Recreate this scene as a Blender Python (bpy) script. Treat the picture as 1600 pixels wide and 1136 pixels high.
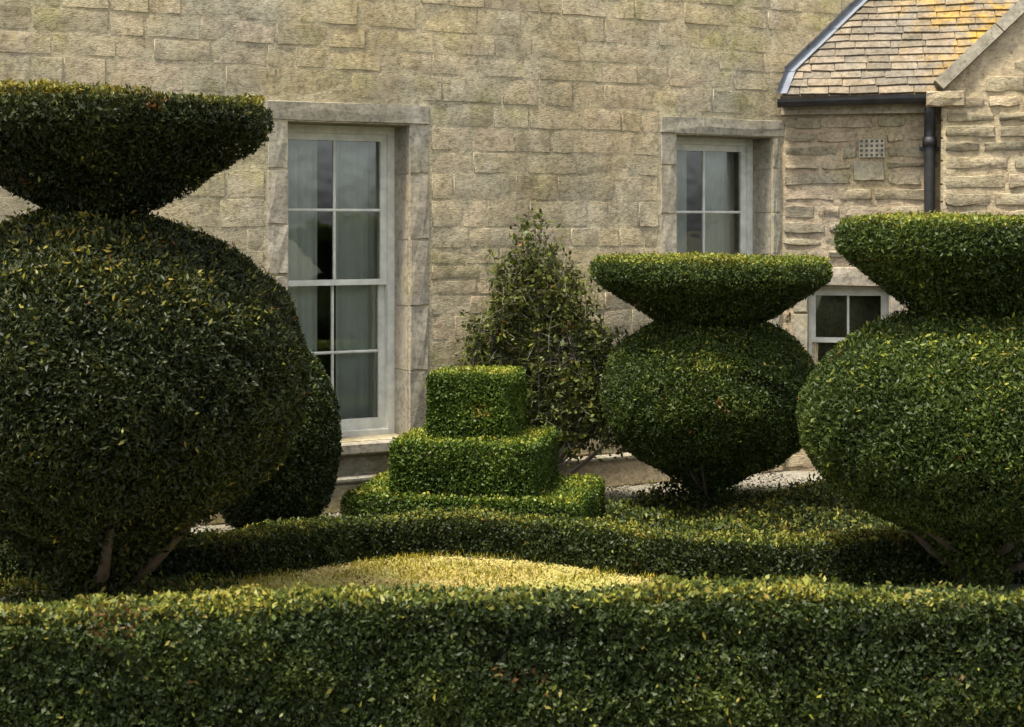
import bpy, math, random
import numpy as np
from mathutils import Vector, Matrix

for o in list(bpy.data.objects):
    bpy.data.objects.remove(o)
S = bpy.context.scene
C = S.collection
R = math.radians
random.seed(4)
rng = np.random.default_rng(11)

# ------------------------------------------------------------------ camera, sky, sun, exposure
EYE = 1.95
cam = bpy.data.objects.new('camera', bpy.data.cameras.new('camera'))
C.objects.link(cam)
cam.location = (0, 0, EYE)
cam.rotation_euler = (R(90), 0, 0)
cam.data.sensor_width = 36.0
cam.data.lens = 54.0
cam.data.shift_y = -0.136
cam.data.clip_start = 0.05
cam.data.clip_end = 2000
cam.data.dof.use_dof = True
cam.data.dof.focus_distance = 10.4
cam.data.dof.aperture_fstop = 7.0
S.camera = cam

SUN_EL, SUN_AZ = 68, -132        # azimuth measured clockwise from +Y (behind and left of the camera)
w = bpy.data.worlds.new('World'); S.world = w; w.use_nodes = True
nt = w.node_tree
sky = nt.nodes.new('ShaderNodeTexSky'); sky.sky_type = 'NISHITA'; sky.sun_disc = False
sky.sun_elevation = R(SUN_EL); sky.sun_rotation = R(SUN_AZ)
sky.air_density = 1.0; sky.dust_density = 3.0; sky.ozone_density = 1.0
bgn = nt.nodes['Background']
hsv = nt.nodes.new('ShaderNodeHueSaturation'); hsv.inputs['Saturation'].default_value = 0.30
nt.links.new(sky.outputs[0], hsv.inputs['Color'])
nt.links.new(hsv.outputs[0], bgn.inputs['Color'])
bgn.inputs['Strength'].default_value = 0.135
sd = bpy.data.lights.new('sun', 'SUN'); sd.energy = 3.2; sd.angle = R(9); sd.color = (1.0, 0.93, 0.80)
sun = bpy.data.objects.new('sun', sd); C.objects.link(sun)
az = R(SUN_AZ); el = R(SUN_EL)
sdir = Vector((math.sin(az) * math.cos(el), math.cos(az) * math.cos(el), math.sin(el)))
sun.rotation_euler = sdir.to_track_quat('Z', 'Y').to_euler()
vs = S.view_settings
vs.view_transform = 'Standard'; vs.look = 'None'; vs.gamma = 1.0; vs.use_curve_mapping = False
vs.exposure = 1.5

# ------------------------------------------------------------------ materials
def mat(name):
    m = bpy.data.materials.new(name); m.use_nodes = True
    t = m.node_tree
    b = t.nodes['Principled BSDF']
    return m, t, b

def N(t, kind, **kw):
    n = t.nodes.new(kind)
    for k, v in kw.items():
        if k in n.inputs: n.inputs[k].default_value = v
        else: setattr(n, k, v)
    return n

def ramp(t, fac, stops):
    r = t.nodes.new('ShaderNodeValToRGB')
    e = r.color_ramp.elements
    while len(e) < len(stops): e.new(0.5)
    for i, (p, c) in enumerate(stops):
        e[i].position = p; e[i].color = (*c, 1)
    t.links.new(fac, r.inputs['Fac'])
    return r.outputs['Color']

def mixc(t, fac, a, b, blend='MIX'):
    m = t.nodes.new('ShaderNodeMix'); m.data_type = 'RGBA'; m.blend_type = blend
    for sock, v in ((m.inputs[0], fac), (m.inputs[6], a), (m.inputs[7], b)):
        if isinstance(v, (int, float)): sock.default_value = v
        elif isinstance(v, tuple): sock.default_value = (*v, 1)
        else: t.links.new(v, sock)
    return m.outputs[2]

def wnoise(t, scale, detail=6, rough=0.6, stretch=None, own=False):
    g = t.nodes.new('ShaderNodeNewGeometry')
    v = g.outputs['Position']
    if own:                                   # every piece gets its own patch of the pattern
        oi = t.nodes.new('ShaderNodeObjectInfo')
        sc = N(t, 'ShaderNodeVectorMath', operation='SCALE'); sc.inputs[0].default_value = (7.3, 3.1, 5.7)
        ml = N(t, 'ShaderNodeMath', operation='MULTIPLY'); ml.inputs[1].default_value = 9.0
        t.links.new(oi.outputs['Random'], ml.inputs[0]); t.links.new(ml.outputs[0], sc.inputs['Scale'])
        ad = N(t, 'ShaderNodeVectorMath', operation='ADD')
        t.links.new(v, ad.inputs[0]); t.links.new(sc.outputs[0], ad.inputs[1]); v = ad.outputs[0]
    if stretch:
        mp = t.nodes.new('ShaderNodeMapping'); mp.inputs['Scale'].default_value = stretch
        t.links.new(v, mp.inputs['Vector']); v = mp.outputs[0]
    n = N(t, 'ShaderNodeTexNoise', Scale=scale, Detail=detail, Roughness=rough)
    t.links.new(v, n.inputs['Vector'])
    return n.outputs['Fac']

def bump(t, b, sources, dist=0.01):
    prev = None
    for h, s in sources:
        bp = N(t, 'ShaderNodeBump', Strength=s, Distance=dist)
        t.links.new(h, bp.inputs['Height'])
        if prev: t.links.new(prev, bp.inputs['Normal'])
        prev = bp.outputs[0]
    t.links.new(prev, b.inputs['Normal'])

def stone_mat(name, base, alt, lichen=(0.30, 0.28, 0.12), lich=0.62, pink=(0.33, 0.235, 0.17), rough_bump=0.75, var=0.12, edge=None, lt=(0.52, 0.68), lsc=1.9):
    m, t, b = mat(name)
    oi = t.nodes.new('ShaderNodeObjectInfo')
    c = mixc(t, ramp(t, wnoise(t, 1.3, 5), [(0.35, (0, 0, 0)), (0.65, (1, 1, 1))]), base, alt)
    pk = ramp(t, oi.outputs['Random'], [(0.55, (0, 0, 0)), (0.95, (0.4, 0.4, 0.4))])
    c = mixc(t, pk, c, pink)
    li = ramp(t, wnoise(t, lsc, 8, 0.68), [(lt[0], (0, 0, 0)), (lt[1], (lich, lich, lich))])
    if edge:                                   # lichen has taken hold mostly on one side of the roof
        gx = t.nodes.new('ShaderNodeNewGeometry'); sx = t.nodes.new('ShaderNodeSeparateXYZ'); t.links.new(gx.outputs['Position'], sx.inputs[0])
        mr = N(t, 'ShaderNodeMapRange'); mr.inputs[1].default_value, mr.inputs[2].default_value, mr.inputs[3].default_value = edge[0], edge[1], 0.12
        t.links.new(sx.outputs[0], mr.inputs[0])
        li = mixc(t, 1.0, li, mr.outputs[0], 'MULTIPLY')
    c = mixc(t, li, c, lichen)
    # run-down stains and weathered specks
    st = ramp(t, wnoise(t, 2.6, 6, 0.6, (1.0, 1.0, 0.22)), [(0.5, (1, 1, 1)), (0.78, (0.60, 0.57, 0.52))])
    c = mixc(t, 0.8, c, st, 'MULTIPLY')
    sp = ramp(t, wnoise(t, 34, 5, 0.7, None, True), [(0.30, (0.42, 0.40, 0.37)), (0.50, (1, 1, 1)), (0.74, (1.28, 1.26, 1.2))])
    c = mixc(t, 0.85, c, sp, 'MULTIPLY')
    pp = ramp(t, wnoise(t, 9, 6, 0.65, None, True), [(0.30, (0.60, 0.58, 0.54)), (0.62, (1.14, 1.12, 1.08))])
    c = mixc(t, 0.8, c, pp, 'MULTIPLY')
    lb = ramp(t, wnoise(t, 0.75, 7, 0.7), [(0.34, (0.74, 0.74, 0.72)), (0.5, (1, 1, 1)), (0.68, (1.13, 1.10, 1.02))])
    c = mixc(t, 0.9, c, lb, 'MULTIPLY')
    rv = ramp(t, oi.outputs['Random'], [(0, (1 - var,) * 3), (0.5, (1, 1, 1)), (1, (1 + var * .6,) * 3)])
    c = mixc(t, 1.0, c, rv, 'MULTIPLY')
    t.links.new(c, b.inputs['Base Color'])
    b.inputs['Roughness'].default_value = 0.92
    b.inputs['Specular IOR Level'].default_value = 0.2
    bump(t, b, [(wnoise(t, 14, 6, 0.65, (1, 1, 1.7), True), rough_bump), (wnoise(t, 60, 4, 0.7, (1, 1, 1.8), True), rough_bump * .8)], 0.018)
    return m

M = {}
M['stone'] = stone_mat('wall_stone', (0.45, 0.37, 0.22), (0.365, 0.335, 0.255), var=0.14, lich=0.75, pink=(0.37, 0.285, 0.21))
M['rubble'] = stone_mat('rubble_stone', (0.35, 0.30, 0.20), (0.29, 0.265, 0.205), rough_bump=0.85, var=0.34, lich=0.3)
M['dressed'] = stone_mat('dressed_stone', (0.31, 0.28, 0.215), (0.28, 0.265, 0.225), rough_bump=0.2, var=0.10, lich=0.25, pink=(0.30, 0.25, 0.20))
M['mortar'] = stone_mat('lime_mortar', (0.43, 0.365, 0.235), (0.365, 0.33, 0.245), rough_bump=0.7, var=0, lich=0.35)
M['slate'] = stone_mat('stone_slate', (0.19, 0.165, 0.13), (0.155, 0.142, 0.122), lichen=(0.34, 0.21, 0.035), lich=0.85, rough_bump=0.45, var=0.2, pink=(0.21, 0.165, 0.12), edge=(3.0, 3.6), lt=(0.44, 0.56), lsc=2.7)

def plain(name, col, rough=0.5, metal=0.0, var=0.15, scale=8, bs=0.1, spec=0.4):
    m, t, b = mat(name)
    v = ramp(t, wnoise(t, scale, 5), [(0.3, tuple(x * (1 - var) for x in col)), (0.7, tuple(x * (1 + var) for x in col))])
    t.links.new(v, b.inputs['Base Color'])
    b.inputs['Roughness'].default_value = rough; b.inputs['Metallic'].default_value = metal
    b.inputs['Specular IOR Level'].default_value = spec
    bump(t, b, [(wnoise(t, scale * 6, 4), bs)], 0.004)
    return m
M['paint'] = plain('white_sash_paint', (0.52, 0.52, 0.455), 0.5, var=0.2, scale=11, bs=0.35)
M['iron'] = plain('black_cast_iron', (0.022, 0.022, 0.024), 0.55, var=0.5)
M['lead'] = plain('lead_sheet', (0.16, 0.175, 0.20), 0.95, var=0.2)
M['vent'] = plain('cream_vent', (0.30, 0.265, 0.19), 0.8, var=0.35, scale=18)
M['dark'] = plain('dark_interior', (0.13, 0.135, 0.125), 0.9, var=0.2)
M['curtain'] = plain('pale_curtain', (0.74, 0.73, 0.66), 0.9, var=0.06)
M['bark'] = plain('yew_bark', (0.042, 0.031, 0.022), 0.9, var=0.5, scale=22, bs=0.8)
M['stem'] = plain('grey_stem', (0.14, 0.12, 0.09), 0.9, var=0.3, scale=22, bs=0.5)

def glass():
    m = bpy.data.materials.new('window_glass'); m.use_nodes = True
    t = m.node_tree; t.nodes.clear()
    out = t.nodes.new('ShaderNodeOutputMaterial')
    tr = N(t, 'ShaderNodeBsdfTransparent', Color=(0.80, 0.86, 0.84, 1))
    gl = N(t, 'ShaderNodeBsdfGlossy', Roughness=0.03, Color=(0.9, 0.95, 0.95, 1))
    fr = N(t, 'ShaderNodeFresnel', IOR=2.1)
    bp = N(t, 'ShaderNodeBump', Strength=0.12, Distance=0.02)
    t.links.new(wnoise(t, 3.5, 2), bp.inputs['Height'])
    t.links.new(bp.outputs[0], gl.inputs['Normal'])
    mx = t.nodes.new('ShaderNodeMixShader')
    t.links.new(fr.outputs[0], mx.inputs[0]); t.links.new(tr.outputs[0], mx.inputs[1]); t.links.new(gl.outputs[0], mx.inputs[2])
    t.links.new(mx.outputs[0], out.inputs['Surface'])
    return m
M['glass'] = glass()

def leaf_mat(name, stops, trans=0.22, gloss=0.25):
    m = bpy.data.materials.new(name); m.use_nodes = True
    t = m.node_tree; b = t.nodes['Principled BSDF']; out = t.nodes['Material Output']
    a = t.nodes.new('ShaderNodeAttribute'); a.attribute_name = 'tone'
    c = ramp(t, a.outputs['Fac'], stops)
    big = ramp(t, wnoise(t, 2.2, 4), [(0.3, (0.72, 0.74, 0.78)), (0.7, (1.22, 1.16, 1.0))])
    c = mixc(t, 0.9, c, big, 'MULTIPLY')
    t.links.new(c, b.inputs['Base Color'])
    b.inputs['Roughness'].default_value = 0.5
    b.inputs['Specular IOR Level'].default_value = gloss
    tl = t.nodes.new('ShaderNodeBsdfTranslucent'); t.links.new(c, tl.inputs['Color'])
    mx = t.nodes.new('ShaderNodeMixShader'); mx.inputs[0].default_value = trans
    t.links.new(b.outputs[0], mx.inputs[1]); t.links.new(tl.outputs[0], mx.inputs[2])
    t.links.new(mx.outputs[0], out.inputs['Surface'])
    return m
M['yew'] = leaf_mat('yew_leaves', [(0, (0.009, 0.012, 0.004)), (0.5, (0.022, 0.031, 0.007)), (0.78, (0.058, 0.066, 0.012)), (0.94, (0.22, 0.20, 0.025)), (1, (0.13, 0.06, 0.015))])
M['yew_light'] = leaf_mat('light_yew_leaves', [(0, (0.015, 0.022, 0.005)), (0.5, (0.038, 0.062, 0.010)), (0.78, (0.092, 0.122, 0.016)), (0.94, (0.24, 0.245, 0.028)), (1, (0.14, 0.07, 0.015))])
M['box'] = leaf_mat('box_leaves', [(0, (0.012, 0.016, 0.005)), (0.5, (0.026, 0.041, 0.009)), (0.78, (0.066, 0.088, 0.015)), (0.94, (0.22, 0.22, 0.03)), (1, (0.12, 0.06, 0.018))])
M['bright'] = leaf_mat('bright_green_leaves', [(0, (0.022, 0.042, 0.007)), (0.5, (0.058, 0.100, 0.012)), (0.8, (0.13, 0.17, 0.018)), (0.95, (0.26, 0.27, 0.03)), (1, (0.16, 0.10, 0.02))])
M['olive'] = leaf_mat('olive_leaves', [(0, (0.028, 0.038, 0.008)), (0.5, (0.070, 0.088, 0.015)), (0.85, (0.15, 0.16, 0.026)), (1, (0.16, 0.08, 0.02))])
M['straw'] = leaf_mat('straw_grass', [(0, (0.10, 0.11, 0.02)), (0.5, (0.26, 0.245, 0.025)), (1, (0.40, 0.33, 0.045))], trans=0.3)
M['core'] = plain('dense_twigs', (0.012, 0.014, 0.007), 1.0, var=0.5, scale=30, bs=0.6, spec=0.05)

# ------------------------------------------------------------------ object helpers
def link(o, parent=None):
    C.objects.link(o)
    if parent: o.parent = parent
    return o

def thing(name, label, cat, loc=(0, 0, 0), rz=0.0, group=None):
    o = bpy.data.objects.new(name, None); link(o)
    o.location = loc; o.rotation_euler = (0, 0, rz); o.empty_display_size = 0.2
    tag(o, label, cat, group)
    return o

def tag(o, label, cat, group=None):
    o['label'] = label; o['category'] = cat
    if group: o['group'] = group

class MB:
    def __init__(s): s.v = []; s.f = []
    def add(s, vs, fs):
        k = len(s.v); s.v += [tuple(p) for p in vs]; s.f += [tuple(i + k for i in f) for f in fs]; return s
    def box(s, x0, x1, y0, y1, z0, z1):
        return s.add([(x0, y0, z0), (x1, y0, z0), (x1, y1, z0), (x0, y1, z0), (x0, y0, z1), (x1, y0, z1), (x1, y1, z1), (x0, y1, z1)],
                     [(0, 1, 5, 4), (1, 2, 6, 5), (2, 3, 7, 6), (3, 0, 4, 7), (4, 5, 6, 7), (3, 2, 1, 0)])
    def cbox(s, x0, x1, y0, y1, z0, z1, c=0.006):
        """box with a chamfered front (low y) face"""
        return s.add([(x0, y1, z0), (x1, y1, z0), (x1, y1, z1), (x0, y1, z1),
                      (x0, y0 + c, z0), (x1, y0 + c, z0), (x1, y0 + c, z1), (x0, y0 + c, z1),
                      (x0 + c, y0, z0 + c), (x1 - c, y0, z0 + c), (x1 - c, y0, z1 - c), (x0 + c, y0, z1 - c)],
                     [(8, 9, 10, 11), (4, 5, 9, 8), (5, 6, 10, 9), (6, 7, 11, 10), (7, 4, 8, 11),
                      (0, 1, 5, 4), (1, 2, 6, 5), (2, 3, 7, 6), (3, 0, 4, 7), (3, 2, 1, 0)])
    def tube(s, pts, rad, n=8, cap=True):
        pts = [Vector(p) for p in pts]
        if not isinstance(rad, (list, tuple)): rad = [rad] * len(pts)
        k = len(s.v)
        for i, p in enumerate(pts):
            d = (pts[min(i + 1, len(pts) - 1)] - pts[max(i - 1, 0)]).normalized()
            a = d.cross(Vector((1, 0, 0)) if abs(d.x) < 0.85 else Vector((0, 1, 0))).normalized()
            b = d.cross(a)
            for j in range(n):
                q = 2 * math.pi * j / n
                s.v.append(tuple(p + (a * math.cos(q) + b * math.sin(q)) * rad[i]))
        for i in range(len(pts) - 1):
            for j in range(n):
                s.f.append((k + i * n + j, k + i * n + (j + 1) % n, k + (i + 1) * n + (j + 1) % n, k + (i + 1) * n + j))
        if cap:
            s.f.append(tuple(k + j for j in range(n))[::-1]); e = k + (len(pts) - 1) * n
            s.f.append(tuple(e + j for j in range(n)))
        return s
    def build(s, name, m, parent=None, smooth=False):
        me = bpy.data.meshes.new(name); me.from_pydata(s.v, [], s.f); me.materials.append(M[m] if isinstance(m, str) else m)
        if smooth: me.polygons.foreach_set('use_smooth', [True] * len(me.polygons))
        me.update()
        return link(bpy.data.objects.new(name, me), parent)

# ------------------------------------------------------------------ ground
def grid_sheet(name, pts_fn, nx, ny, m):
    mb = MB()
    for j in range(ny + 1):
        for i in range(nx + 1):
            mb.v.append(pts_fn(i / nx, j / ny))
    for j in range(ny):
        for i in range(nx):
            a = j * (nx + 1) + i
            mb.f.append((a, a + 1, a + nx + 2, a + nx + 1))
    o = mb.build(name, m); o['kind'] = 'structure'; return o

def ground_mat(name, a, b2, c2, sc=55):
    m, t, b = mat(name)
    c = ramp(t, wnoise(t, sc, 5, 0.7), [(0.3, tuple(x * .55 for x in a)), (0.5, a), (0.7, b2)])
    c = mixc(t, ramp(t, wnoise(t, 1.7, 5), [(0.42, (0, 0, 0)), (0.66, (0.8, 0.8, 0.8))]), c, c2)
    t.links.new(c, b.inputs['Base Color']); b.inputs['Roughness'].default_value = 0.95
    bump(t, b, [(wnoise(t, sc, 5, 0.7), 0.9)], 0.02)
    return m
M['soil'] = ground_mat('garden_ground', (0.11, 0.095, 0.068), (0.16, 0.14, 0.11), (0.06, 0.075, 0.022), 40)
M['gravel'] = ground_mat('golden_gravel', (0.40, 0.31, 0.095), (0.48, 0.40, 0.17), (0.28, 0.29, 0.05), 60)
M['paving'] = ground_mat('pale_gravel', (0.26, 0.235, 0.19), (0.36, 0.33, 0.28), (0.16, 0.145, 0.085), 45)
g = MB().add([(-500, -500, 0), (500, -500, 0), (500, 900, 0), (-500, 900, 0)], [(0, 1, 2, 3)]).build('ground', 'soil'); g['kind'] = 'structure'
# round gravel court between the front hedge and the low curving hedge
CX, CY, CR = -0.42, 7.40, 1.62
grid_sheet('gravel_court', lambda a, b: (CX + CR * (0.02 + b) / 1.02 * math.cos(2 * math.pi * a), CY + CR * (0.02 + b) / 1.02 * math.sin(2 * math.pi * a), 0.006 + 0.008 * (1 - b * b)), 48, 4, 'gravel')
FU = Vector((math.cos(R(28)), math.sin(R(28)), 0)); FN = Vector((-FU.y, FU.x, 0)); P1 = Vector((-1.11, 10.4, 0))
grid_sheet('gravel_path', lambda a, b: tuple(P1 + FU * (-5 + 9.0 * a) - FN * (0.02 + 0.55 * b) + Vector((0, 0, 0.005))), 8, 2, 'paving')

def scatter_pebbles(name, n, fn, smin, smax, m):
    base = np.array([(1, 0, 0), (-.9, .2, 0), (0, 1, .1), (.1, -1, 0), (0, 0, .6), (0, 0, -.5)])
    fc = np.array([(0, 2, 4), (2, 1, 4), (1, 3, 4), (3, 0, 4)])
    P = np.array([fn() for _ in range(n)])
    a = rng.uniform(0, 6.28, n); sz = rng.uniform(smin, smax, n)
    ca, sa = np.cos(a), np.sin(a)
    V = np.zeros((n, 6, 3))
    V[:, :, 0] = (base[None, :, 0] * ca[:, None] - base[None, :, 1] * sa[:, None]) * sz[:, None]
    V[:, :, 1] = (base[None, :, 0] * sa[:, None] + base[None, :, 1] * ca[:, None]) * sz[:, None] * 0.8
    V[:, :, 2] = base[None, :, 2] * sz[:, None] * rng.uniform(.5, 1.3, n)[:, None]
    V[:, :, 2] += V[:, :, 0] * rng.normal(0, .6, n)[:, None] + V[:, :, 1] * rng.normal(0, .6, n)[:, None]
    V += P[:, None, :]
    F = (fc[None] + (np.arange(n) * 6)[:, None, None]).reshape(-1, 3)
    me = bpy.data.meshes.new(name)
    me.vertices.add(n * 6); me.vertices.foreach_set('co', V.reshape(-1))
    me.loops.add(F.size); me.loops.foreach_set('vertex_index', F.reshape(-1).astype(np.int32))
    me.polygons.add(len(F)); me.polygons.foreach_set('loop_start', np.arange(0, F.size, 3, dtype=np.int32))
    me.update(calc_edges=True); me.materials.append(M[m])
    o = link(bpy.data.objects.new(name, me)); o['kind'] = 'stuff'
    return o
def peb_court():
    q = random.uniform(0.0, math.pi); r = CR * math.sqrt(random.uniform(0.1, 0.97))
    return (CX + r * math.cos(q), CY + r * math.sin(q), 0.014 + 0.008 * (1 - (r / CR) ** 2))
o = scatter_pebbles('loose_gravel', 16000, peb_court, 0.003, 0.010, 'gravel')
tag(o, 'pale golden gravel in the round court behind the front hedge', 'gravel')
def peb_path():
    p = P1 + FU * random.uniform(-2.5, 3.6) - FN * random.uniform(0.04, 0.6); return (p.x, p.y, 0.009)
o = scatter_pebbles('loose_gravel', 6000, peb_path, 0.006, 0.014, 'paving')
tag(o, 'pale grey gravel strip along the foot of the house', 'gravel')

# ------------------------------------------------------------------ house
H = thing('stone_house', 'weathered beige stone house with tall white sash windows and a gabled wing', 'house', tuple(P1), R(28))
WT = 3.66                                   # main wall ends here, the wing starts

def wall_panels(mb, t0, t1, z0, z1, ops, y0, y1):
    xs = sorted({t0, t1, *[a for o in ops for a in o[:2]]})
    for a, b in zip(xs[:-1], xs[1:]):
        cuts = sorted([(o[2], o[3]) for o in ops if o[0] < b - 1e-6 and o[1] > a + 1e-6])
        z = z0
        for c0, c1 in cuts:
            if c0 > z: mb.box(a, b, y0, y1, z, c0)
            z = c1
        if z < z1: mb.box(a, b, y0, y1, z, z1)

W1 = (-0.428, 0.456, 0.477, 2.635)
W2 = (2.670, 3.577, 0.477, 2.632)
W3 = (0.207, 0.832, 0.55, 1.464)
THK = 0.50
mb = MB(); wall_panels(mb, -6.5, WT, 0, 6.5, [W1, W2], 0.0005, THK)
mb.box(WT, 8.5, 0.0005, THK, 0, 6.5)
wall = mb.build('wall', 'mortar', H)

mb = MB(); wall_panels(mb, 0, 1.215, 0, 2.93, [W3], 0.010, 0.42)
wing = mb.build('wing_wall', 'mortar', H); wing.location = (WT, 0, 0); wing.rotation_euler = (0, 0, R(-40))
# gable wall stands 0.2 m proud of the wing
GP = 44.0; GA = 2.0
def gable_top(t): return 2.97 + (min(t, 2 * GA - t)) * math.tan(R(GP))
mb = MB()
prof = [(0, 0), (2 * GA, 0), (2 * GA, 2.97), (GA, gable_top(GA)), (0, 2.97)]
n = len(prof)
mb.add([(x, -0.19, z) for x, z in prof] + [(x, 0.42, z) for x, z in prof],
       [tuple(range(n)), tuple(range(2 * n - 1, n - 1, -1))] + [(i, i + n, (i + 1) % n + n, (i + 1) % n) for i in range(n)])
gable = mb.build('gable_wall', 'mortar', H)
gm = Matrix.Translation((WT, 0, 0)) @ Matrix.Rotation(R(-40), 4, 'Z') @ Matrix.Translation((1.222, 0, 0))
gable.matrix_local = gm

stone_cache = {}
def stone_block(x0, x1, z0, z1, yf, rough, mb=None, gx=3, gz=2):
    """one wall stone: chamfered irregular box with an uneven front face"""
    own = mb is None
    mb = mb or MB()
    c = 0.004 + 0.010 * rough
    j = lambda s: random.uniform(-s, s)
    V = []; F = []
    e = 0.004 + 0.006 * rough
    X0, X1, Z0, Z1 = x0 + abs(j(e)), x1 - abs(j(e)), z0 + abs(j(e)), z1 - abs(j(e))
    tl = j(0.006 + 0.008 * rough); tz = j(0.004 + 0.006 * rough)
    for b in range(gz + 1):
        for a in range(gx + 1):
            u, v = a / gx, b / gz
            edge = a in (0, gx) or b in (0, gz)
            px = X0 + c + (X1 - X0 - 2 * c) * u + (0 if a in (0, gx) else j(0.02))
            pz = Z0 + c + (Z1 - Z0 - 2 * c) * v + (0 if b in (0, gz) else j(0.015))
            py = yf + (u - .5) * tl + (v - .5) * tz + j(0.003 + 0.007 * rough) + (0 if edge else -0.003 - 0.006 * rough)
            V.append((px + (j(e) if edge else 0), py, pz + (j(e) if edge else 0)))
    ring = [(a, 0) for a in range(gx)] + [(gx, b) for b in range(gz)] + [(a, gz) for a in range(gx, 0, -1)] + [(0, b) for b in range(gz, 0, -1)]
    idx = lambda a, b: b * (gx + 1) + a
    for b in range(gz):
        for a in range(gx):
            F.append((idx(a, b), idx(a + 1, b), idx(a + 1, b + 1), idx(a, b + 1)))
    m = len(ring)
    k0 = len(V)
    for a, b in ring: V.append(V[idx(a, b)])          # own edge loop, so the arris stays crisp
    k = len(V)
    for a, b in ring:
        px = X0 if a == 0 else X1 if a == gx else V[idx(a, b)][0]
        pz = Z0 if b == 0 else Z1 if b == gz else V[idx(a, b)][2]
        V.append((px, yf + 0.02 + 0.03 * rough, pz))
    for i in range(m):
        F.append((k0 + i, k + i, k + (i + 1) % m, k0 + (i + 1) % m))
    mb.add(V, F)
    return mb

def lay_stones(parent, t0, t1, z0, z1, blocks, ch, lw, yf, rough, m, keep, jt=0.010, top=None):
    """courses of stones round the blocked rectangles; those the keep() test picks are objects, the rest one joined mesh"""
    rest = MB(); z = z0; row = 0
    zs = []
    while z < z1 - 0.04:
        h = random.uniform(*ch)
        if z + h > z1 - ch[0] * .6: h = z1 - z
        zs.append((z, z + h)); z += h
    for za, zb in zs:
        spans = [(t0, t1)]
        for bx0, bx1, bz0, bz1 in blocks:
            if bz0 < zb - 0.02 and bz1 > za + 0.02:
                ns = []
                for a, b in spans:
                    if bx1 <= a or bx0 >= b: ns.append((a, b)); continue
                    if bx0 > a: ns.append((a, bx0))
                    if bx1 < b: ns.append((bx1, b))
                spans = ns
        for a, b in spans:
            if b - a < 0.04: continue
            x = a
            while x < b - 0.02:
                l = random.uniform(*lw)
                if x + l > b - lw[0] * .6: l = b - x
                x1 = x + l
                if top and zb > top(x + 0.02) - 0.05:
                    x = x1; continue
                args = (x + jt / 2, x1 - jt / 2, za + jt / 2, zb - jt / 2, yf + random.uniform(-0.002 - .002 * rough, 0.002 + 0.008 * rough), rough)
                if keep((x + x1) / 2, (za + zb) / 2):
                    stone_block(*args).build('stone', m, parent, True)
                else:
                    stone_block(*args, mb=rest)
                x = x1
    if rest.v:
        r = rest.build('stonework', m, parent, True); r['kind'] = 'stuff'

def around(wn, j=0.16, lt=0.15, sl=0.09): return (wn[0] - j, wn[1] + j, wn[2] - sl, wn[3] + lt)
b1, b2 = around(W1), around(W2)
b2 = (b2[0], WT, b2[2], b2[3])
PL = 0.25                                    # plinth height
def keep_main(t, z):
    if not (-2.45 < t < 4.7 and z < 3.8): return False
    if z > 3.45 and t < 0.2: return False
    if t < -0.45 and z < 1.95: return False       # behind the huge yew
    if t > 1.7 and z < 1.6: return False          # behind the smaller mushroom
    return z > 0.6
lay_stones(wall, -6.5, 8.5, PL, 6.5, [b1, b2, (WT, 8.5, 0, 2.9)], (0.10, 0.205), (0.17, 0.54), -0.002, 0.08, 'stone', keep_main, jt=0.006)
mb = MB(); mb.cbox(-6.5, WT, -0.045, 0.009, 0, PL - 0.045, 0.02); mb.build('plinth', 'stone', wall)
x = -3.2
while x < WT - 0.02:
    l = min(random.uniform(0.7, 1.1), WT - x)
    MB().cbox(x + 0.003, x + l - 0.003, -0.06, 0.009, PL - 0.045, PL - 0.003, 0.014).build('plinth_course', 'dressed', wall); x += l

PANEL = (0.545, 0.80, 2.28, 2.45); VENT = (0.60, 0.795, 2.47, 2.615)
b3 = around(W3, 0.12, 0.16, 0.09)
lay_stones(wing, 0.01, 1.21, 0.02, 2.92, [b3, PANEL, VENT], (0.085, 0.16), (0.16, 0.46), -0.002, 0.9, 'rubble', lambda t, z: z > 0.95, jt=0.014)
lay_stones(gable, 0.0, 2 * GA, 0.02, 4.9, [], (0.10, 0.19), (0.18, 0.5), -0.205, 1.0, 'rubble', lambda t, z: t < 0.95 and z > 1.7, jt=0.014, top=gable_top)
stone_block(PANEL[0] + .006, PANEL[1] - .006, PANEL[2] + .006, PANEL[3] - .006, -0.006, 0.1).build('smooth_block', 'dressed', wing)

# side faces of the gable that look left: a few rubble stones on the return
mb = MB()
z = 0.02
while z < 2.85:
    h = random.uniform(0.11, 0.19)
    mb.box(-0.012, 0.0, -0.18, 0.0, z + 0.006, min(z + h, 2.93) - 0.006); z += h
r = mb.build('quoin_return', 'rubble', gable); r['kind'] = 'stuff'

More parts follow.
